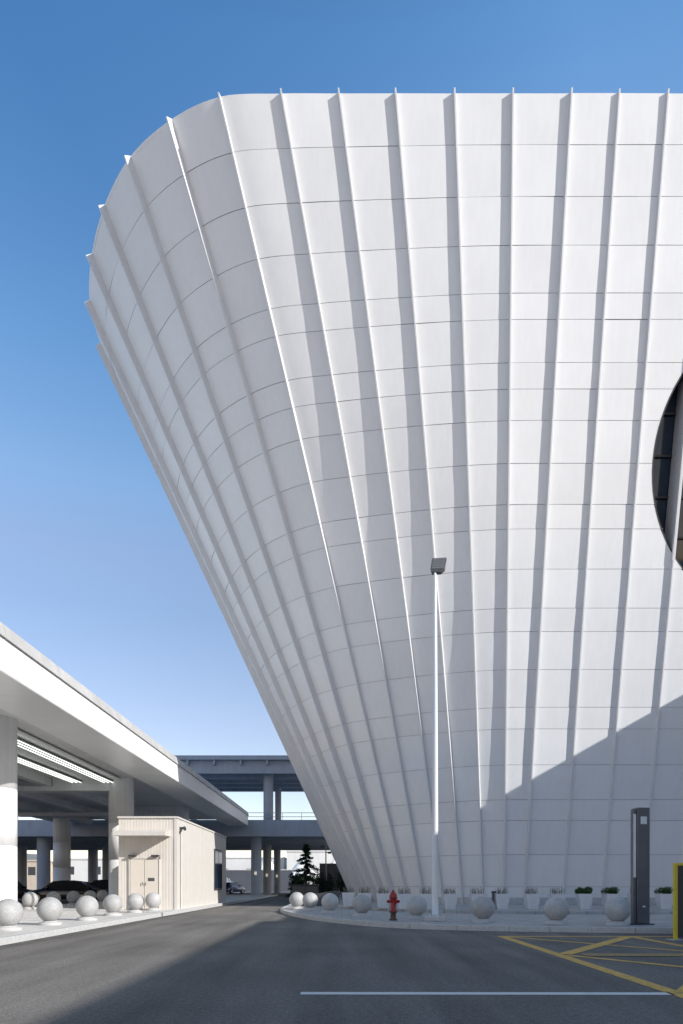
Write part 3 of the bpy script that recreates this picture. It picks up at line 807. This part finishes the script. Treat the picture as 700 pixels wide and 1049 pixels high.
# ------------------------------------------------------------------ cars
def car(name, label, paint_m, loc, rz, L=4.7, Wd=1.82, H=1.45, group=None):
    t = thing(name, label, 'car', loc, rz, group)
    k = L/4.7; hz = H/1.45
    sideL = [(-2.35,.42),(-2.32,.62),(-2.2,.86),(-1.75,.98),(-1.2,1.0),(0,.98),(.8,.95),(1.5,.86),(2.1,.72),(2.33,.55),(2.34,.35)]
    g = MB(); rows = []
    for (x, z) in sideL:
        w = Wd/2*(1 - .14*max(0, (abs(x)-1.6)/.75)**1.5)
        x *= k; z *= hz
        rows.append([(x,-w*.96,.22),(x,-w,.42),(x,-w,max(.43,z*.78)),(x,-w*.93,max(.45,z*.95)),(x,-w*.72,max(.46,z)),(x,0,max(.47,z+.025)),(x,w*.72,max(.46,z)),(x,w*.93,max(.45,z*.95)),(x,w,max(.43,z*.78)),(x,w,.42),(x,w*.96,.22)])
    g.grid(rows, 0, True); g.face(rows[0], 0); g.face(rows[-1][::-1], 0)
    g.face([r[0] for r in rows] + [r[-1] for r in rows[::-1]], 0)
    g.build('body', paint_m, t)
    base = [(-1.95,.97),(-1.0,.99),(.2,.97),(1.15,.92)]; topl = [(-1.15,1.36),(-.6,1.43),(.0,1.44),(.45,1.40)]
    g = MB()
    lo = [(x*k, z*hz - .04) for x, z in base]; hi_ = [(x*k, z*hz) for x, z in topl]
    wl, wh = Wd*.455, Wd*.36
    for s in (-1, 1):
        g.grid([[(x, s*wl, z) for x, z in lo], [(x, s*wh, z) for x, z in hi_]], 0, False)
    g.grid([[(lo[0][0],y,lo[0][1]) for y in (-wl,0,wl)], [(hi_[0][0],y,hi_[0][1]) for y in (-wh,0,wh)]], 0, False)
    g.grid([[(lo[-1][0],y,lo[-1][1]) for y in (-wl,0,wl)], [(hi_[-1][0],y,hi_[-1][1]) for y in (-wh,0,wh)]], 0, False)
    g.build('windows', M['carglass'], t)
    g = MB(); rows = [[(x, y, z + .012 + .025*(1-(y/wh)**2)) for y in (-wh*1.02,-wh*.5,0,wh*.5,wh*1.02)] for x, z in hi_]
    g.grid(rows, 0, True)
    for s in (-1, 1):
        for xb, xt in ((0, 0), (3, 3), (1.45, 1.45)):
            def at_(P, q):
                i = min(int(q), 2); f = q-i; return (P[i][0]+(P[i+1][0]-P[i][0])*f, P[i][1]+(P[i+1][1]-P[i][1])*f)
            b0, t0 = at_(lo, xb), at_(hi_, xt)
            g.hexa([(b0[0]-.05,s*(wl+.004),b0[1]),(b0[0]+.05,s*(wl+.004),b0[1]),(b0[0]+.05,s*(wl-.03),b0[1]),(b0[0]-.05,s*(wl-.03),b0[1])],
                   [(t0[0]-.05,s*(wh+.004),t0[1]+.012),(t0[0]+.05,s*(wh+.004),t0[1]+.012),(t0[0]+.05,s*(wh-.03),t0[1]+.012),(t0[0]-.05,s*(wh-.03),t0[1]+.012)])
    g.build('roof', paint_m, t)
    for x in (-1.4*k, 1.42*k):
        for s in (-1, 1):
            g = MB(); y0, y1 = s*(Wd/2-.2), s*(Wd/2+.012)
            g.tube((x,y0,.32),(x,y1,.32),.32,n=24); w = g.build('wheel', M['black'], t)
            g = MB(); g.tube((x,y1-s*.01,.32),(x,y1+s*.012,.32),.21,n=16)
            g.build('rim', M['rim'], w)
    for s in (-1, 1):
        g = MB(); g.box(2.2*k,2.3*k, s*.62-.16, s*.62+.16, .56*hz,.66*hz); g.build('headlight', M['headl'], t, bevel=.02)
        g = MB(); g.box(-2.345*k,-2.27*k, s*.62-.18, s*.62+.18, .68*hz,.80*hz); g.build('tail_light', M['taill'], t, bevel=.02)
        g = MB(); g.box(.72*k,.9*k, s*(Wd/2+.02)-.09, s*(Wd/2+.02)+.09, .95*hz,1.07*hz); g.build('mirror', paint_m, t, bevel=.02)
    return t
CG = 'dark cars parked beyond the columns'
car('parked_car', 'black sedan parked side on behind the left stone balls', M['carblack'], (-18.4,45.5,0), R(180), 4.9, group=CG)
car('parked_car', 'black car half hidden behind the white column at left', M['carblack'], (-22.9,46.5,0), R(80), group=CG)
car('parked_car', 'black car behind the tail of the side on sedan, left of the hut', M['carblack'], (-18.2,52.5,0), R(176), 4.6, 1.82, 1.55, group=CG)
car('parked_car', 'blue car parked beyond the hut under the walkway', M['carblue'], (-13.9,86,0), R(70), 4.6, 1.8, 1.5)
car('parked_van', 'white van behind the blue car under the walkway', M['carwhite'], (-17.1,99,0), R(80), 5.0, 1.9, 2.1)

# ------------------------------------------------------------------ conifer and shrubs behind the island nose
def conifer(loc, H, Rb, label, n=8000):
    t = thing('conifer_tree', label, 'tree', loc)
    g = MB(); g.tube((0,0,0),(.03,.02,H*.55),.07,.045,n=8); g.tube((.03,.02,H*.55),(0,0,H*.97),.045,.012,n=6); g.build('trunk', M['bark'], t)
    g = MB(); nb = 62
    for b in range(nb):
        f = (b+.5)/nb; z = H*(.10 + .88*f); ln = Rb*(1-f)**.8*random.uniform(.6,1.15) + .06
        a = random.uniform(0, 6.283) + b*2.4; d = Vector((math.cos(a), math.sin(a), 0))
        for k in range(int(n/nb)):
            s = random.random()**.7; droop = -.25*ln*s*s + .08*ln*s
            q = Vector((0,0,z)) + d*ln*s + Vector((0,0,droop)) + Vector((random.gauss(0,1),random.gauss(0,1),random.gauss(0,.5)))*(.05+.06*ln*(1-s*.6))
            ax = (d*random.uniform(.3,1) + Vector((random.gauss(0,.6),random.gauss(0,.6),random.gauss(-.2,.4)))).normalized()
            bx = ax.orthogonal().normalized(); L2 = random.uniform(.06,.12)
            g.face([q - ax*L2, q + bx*.02, q + ax*L2, q - bx*.02])
    g.build('crown', M['needle'], t, recalc=False)
    return t
conifer((-2.35,45,.13), 3.75, 1.3, 'dark conifer tree in the shade behind the island nose')
def shrub(name, loc, sx, sy, sz, label, m, n=1600, grp=None):
    t = thing(name, label, 'shrub', loc, group=grp)
    g = MB()
    for k in range(4): g.tube((random.uniform(-.1,.1)*sx,random.uniform(-.1,.1)*sy,0),(random.uniform(-.5,.5)*sx,random.uniform(-.5,.5)*sy,sz*.9),.02,.008,n=5)
    g.build('stems', M['bark'], t)
    g = MB()
    for k in range(9):
        leafball(g, random.uniform(-.6,.6)*sx, random.uniform(-.6,.6)*sy, sz*random.uniform(.35,.95), sx*.45, sy*.45, sz*.35, n//9, .04, .09)
    g.build('foliage', m, t, recalc=False)
shrub('shrub', (-1.3,46.5,.13), .9,.7,1.75, 'dark round shrub at the right foot of the conifer', M['needle'])
shrub('shrub', (-3.1,47.0,.13), .6,.5,1.6, 'dark shrub at the left foot of the conifer', M['needle'])
shrub('shrub', (.05,50,.13), .7,.6,2.0, 'dark shrub before the grey hoarding, next to the curved wall', M['needle'])
shrub('shrub', (-.95,52,.13), .35,.4,1.6, 'slim dark shrub before the grey hoarding', M['needle'])
cb = thing('utility_cabinet', 'dark low utility cabinet in front of the conifer', 'cabinet', (-2.2,41.5,.13))
g = MB(); g.box(-.8,.8,-.3,.3,.06,1.0); g.build('housing', M['black'], cb, bevel=.01)
g = MB(); g.box(-.84,.84,-.34,.34,1.002,1.05); g.build('lid', M['dark'], cb, bevel=.005)
g = MB(); g.box(-.78,-.01,-.315,-.302,.1,.96); g.build('door', M['dark'], cb)
g = MB(); g.box(.01,.78,-.315,-.302,.1,.96); g.build('door', M['dark'], cb)
g = MB(); g.box(-.8,.8,-.3,.3,0,.058); g.build('plinth', M['kerb'], cb)
# motorcycle-like low dark barrier block on the island edge
lb = thing('low_dark_barrier', 'low dark sloping barrier behind the sunlit stone balls', 'barrier', (-1.2,33.5,.13))
g = MB(); g.hexa([(-1.1,-.2,.02),(1.1,-.2,.02),(1.1,.2,.02),(-1.1,.2,.02)], [(-1.1,-.12,.45),(1.1,-.12,.78),(1.1,.12,.78),(-1.1,.12,.45)]); g.build('panel', M['dark'], lb, bevel=.02)
g = MB(); g.box(-.9,-.8,-.3,.3,0,.018); g.build('foot', M['dark2'], lb)
g = MB(); g.box(.8,.9,-.3,.3,0,.018); g.build('foot', M['dark2'], lb)
# thin street pole
sp = thing('street_pole', 'thin dark pole with two small cameras seen under the walkway', 'pole', (px(334,53), 53, .13))
g = MB(); g.tube((0,0,0),(0,0,5.4),.05,.04,n=8); g.build('shaft', M['dark2'], sp)
for z, s in ((4.0,-1),(3.5,1)):
    g = MB(); g.box(min(0,s*.28),max(0,s*.28),-.03,.03,z,z+.05); g.box(s*.28-.12,s*.28+.12,-.1,.1,z-.06,z+.1); g.build('camera', M['dark'], sp)

# ------------------------------------------------------------------ far background
hd_ = thing('hoarding', 'grey blue site hoarding beyond the curved wall foot', 'fence', (-.8,92,0))
g = MB()
for k in range(6): g.box(-2.1+k*1.5, -2.1+k*1.5+1.48, -.03,.03,.25,4.0)
g.build('panel', M['grey_far'], hd_)
for k in range(7):
    g = MB(); g.box(-2.16+k*1.5,-2.06+k*1.5,.032,.13,0,4.05); g.build('post', M['steel'], hd_)
def building(name, label, x0, x1, y0, y1, h, m, wins, roofm=None):
    t = thing(name, label, 'building', ((x0+x1)/2, y0, 0)); cx = (x0+x1)/2
    g = MB(); g.box(x0-cx, x1-cx, 0, y1-y0, 0, h); g.build('wall', m, t)
    g = MB(); g.box(x0-cx-.2, x1-cx+.2, -.2, y1-y0+.2, h+.002, h+.35); g.build('roof', roofm or m, t)
    for (wx, wz, ww, wh) in wins:
        g = MB(); g.box(wx-ww/2, wx+ww/2, -.03, .05, wz, wz+wh); f = g.build('window', M['dark'], t)
        g = MB(); g.box(wx-ww/2+.08, wx-.04, -.045, -.032, wz+.08, wz+wh-.08); g.box(wx+.04, wx+ww/2-.08, -.045, -.032, wz+.08, wz+wh-.08); g.build('pane', M['glass'], f)
building('beige_house', 'low pale beige house with small windows seen between the left columns', -86,-66,150,160,6.2,M['wall_far'], [(-6,3.2,1.6,1.8),(-1,3.2,1.6,1.8),(4.2,3.2,1.6,1.8),(8,3.2,1.6,1.8)])
building('white_house', 'low white house with one small window seen left of the hut column', -64,-50,155,165,6.8,M['white_far'], [(-4.5,3.4,1.7,1.8),(1.5,3.4,1.7,1.8)])
building('warehouse', 'long low white warehouse far beyond the walkway columns', -46,-16,190,215,8.4,M['white_far'], [(-10,4.0,3,1.5),(-2,4.0,3,1.5),(6,4.0,3,1.5)])
building('grey_warehouse', 'long pale warehouse with banded wall behind the conifer', -14,30,175,200,9.5,M['white_far'], [(-18,2.0,4,2.4),(-9,2.0,4,2.4),(-1,2.0,4,2.4)])
# white membrane tents
def tent(x, y, w, h, label):
    t = thing('membrane_tent', label, 'tent', (x,y,0), group='white peaked tents far behind the conifer')
    g = MB(); rows = []
    for k in range(9):
        f = k/8; rad = w*(1-f); z = h*.45 + (h*.55)*f**1.8
        rows.append([(max(rad,.05)*math.cos(2*math.pi*j/24), max(rad,.05)*math.sin(2*math.pi*j/24), z - (.12*h*(abs(math.sin(3*math.pi*j/12))) if k < 2 else 0)) for j in range(24)])
    g.grid(rows, 0, True, True); g.build('canopy', M['conc_lit'], t)
    for j in range(4):
        a = j*math.pi/2; g = MB(); g.tube((w*.97*math.cos(a),w*.97*math.sin(a),0),(w*.97*math.cos(a),w*.97*math.sin(a),h*.46),.12,n=8); g.build('mast', M['steel'], t)
tent(-15.5,140,4.6,7.6,'white peaked tent seen left of the conifer top')
tent(-8.3,142,4.2,7.0,'white peaked tent seen right behind the conifer top')
tent(-1.5,144,4.0,6.6,'white peaked tent seen above the grey hoarding')
fw = thing('boundary_wall', 'long grey blue boundary wall far behind the walkway columns', 'wall', (-18,112,0))
g = MB()
for k in range(12): g.box(-20+k*2.5, -20+k*2.5+2.48, -.08,.08,0,3.5)
g.build('panel', M['grey_far'], fw)
g = MB(); g.box(-20.1,10.1,-.14,.14,3.502,3.62); g.build('coping', M['white_far'], fw)
# hedge line far away
g = MB()
for k in range(60):
    leafball(g, -45+k*.95, 134+random.uniform(-.4,.4), 1.6+random.uniform(-.2,.5), .9,.7,1.4, 320, .07,.16)
tag(g.build('hedge', M['hedge'], recalc=False), 'distant clipped green hedge running across behind the walkway', 'hedge')
# hills
g = MB(); rows = []
for j in range(14):
    yy = 1500 + j*110; row = []
    for k in range(121):
        x = -2400 + k*40
        f = math.sin(math.pi*min(1, j/13))
        row.append((x, yy, -2 + f*(70 + 75*noise.fractal(Vector((x*.0016, yy*.0016, 3)), 1, 2, 6)*1.3)))
    rows.append(row)
g.grid(rows, 0, True); struct('hills', g, M['hill'])

# ------------------------------------------------------------------ light, sky, camera
sv = Vector((1.7, -1.0, .95))
el = math.atan2(sv.z, math.hypot(sv.x, sv.y)); az = math.atan2(sv.x, sv.y)
w = bpy.data.worlds.new('World'); S.world = w; w.use_nodes = True
nt = w.node_tree; bg = nt.nodes['Background']
sky = nt.nodes.new('ShaderNodeTexSky'); sky.sky_type = 'NISHITA'; sky.sun_disc = False
sky.sun_elevation = el; sky.sun_rotation = az; sky.altitude = 0; sky.air_density = 1.0; sky.dust_density = .1; sky.ozone_density = 3.0
tc = nt.nodes.new('ShaderNodeTexCoord'); sx = nt.nodes.new('ShaderNodeSeparateXYZ'); nt.links.new(tc.outputs['Generated'], sx.inputs[0])
rp = nt.nodes.new('ShaderNodeValToRGB'); nt.links.new(sx.outputs['Z'], rp.inputs['Fac'])     # haze warms the low sky, the high sky is a deeper blue
e = rp.color_ramp.elements; e[0].position = 0; e[0].color = (1.08,.90,.80,1); e[1].position = .78; e[1].color = (.52,.96,1.18,1)
e[1].position = 1; e[1].color = (.20,.27,.28,1); q = e.new(.87); q.color = (.33,.48,.50,1); q = e.new(.78); q.color = (.52,.96,1.18,1); q = e.new(.59); q.color = (.97,1.19,1.23,1); q = e.new(.488); q.color = (1.27,1.25,1.17,1); q = e.new(.42); q.color = (1.30,1.09,1.0,1); q = e.new(.22); q.color = (1.18,.91,.83,1); q = e.new(.36); q.color = (1.17,1.0,.925,1)
mx = nt.nodes.new('ShaderNodeMix'); mx.data_type = 'RGBA'; mx.blend_type = 'MULTIPLY'; mx.inputs['Factor'].default_value = 1
nt.links.new(sky.outputs[0], mx.inputs['A']); nt.links.new(rp.outputs['Color'], mx.inputs['B'])
dt = nt.nodes.new('ShaderNodeVectorMath'); dt.operation = 'DOT_PRODUCT'; dt.inputs[1].default_value = (sv.x/1.972, sv.y/1.972, 0)
nt.links.new(tc.outputs['Generated'], dt.inputs[0])
r2 = nt.nodes.new('ShaderNodeValToRGB'); mr = nt.nodes.new('ShaderNodeMapRange'); mr.inputs['From Min'].default_value = -.55; mr.inputs['From Max'].default_value = .7; nt.links.new(dt.outputs['Value'], mr.inputs['Value']); nt.links.new(mr.outputs['Result'], r2.inputs['Fac'])   # pale haze glare in the half of the sky that holds the sun
r2.color_ramp.elements[0].position = 0; r2.color_ramp.elements[0].color = (1,1,1,1); r2.color_ramp.elements[1].position = 1; r2.color_ramp.elements[1].color = (1.3,1.09,.93,1); q = r2.color_ramp.elements.new(.34); q.color = (2.1,1.54,1.33,1); q = r2.color_ramp.elements.new(.6); q.color = (1.5,1.21,1.05,1)
m2 = nt.nodes.new('ShaderNodeMix'); m2.data_type = 'RGBA'; m2.blend_type = 'MULTIPLY'; m2.inputs['Factor'].default_value = 1
nt.links.new(mx.outputs['Result'], m2.inputs['A']); nt.links.new(r2.outputs['Color'], m2.inputs['B'])
nt.links.new(m2.outputs['Result'], bg.inputs[0]); bg.inputs['Strength'].default_value = .15
ld = bpy.data.lights.new('sun', 'SUN'); ld.energy = 4.05; ld.angle = R(.3); ld.color = (1, .962, .915)
lo_ = bpy.data.objects.new('sun', ld); COL.objects.link(lo_)
lo_.rotation_euler = sv.to_track_quat('Z', 'Y').to_euler(); lo_.location = sv*60

cam = bpy.data.cameras.new('camera'); co = bpy.data.objects.new('camera', cam); COL.objects.link(co)
co.location = (0, 0, EYE); co.rotation_euler = (R(90), 0, 0)
cam.sensor_fit = 'HORIZONTAL'; cam.sensor_width = 36; cam.lens = 36
cam.shift_y = 381.5/700; cam.clip_start = .1; cam.clip_end = 9000
S.camera = co
S.view_settings.view_transform = 'Standard'; S.view_settings.look = 'None'
S.view_settings.exposure = .45; S.view_settings.gamma = 1
try: S.view_settings.use_curve_mapping = False
except Exception: pass
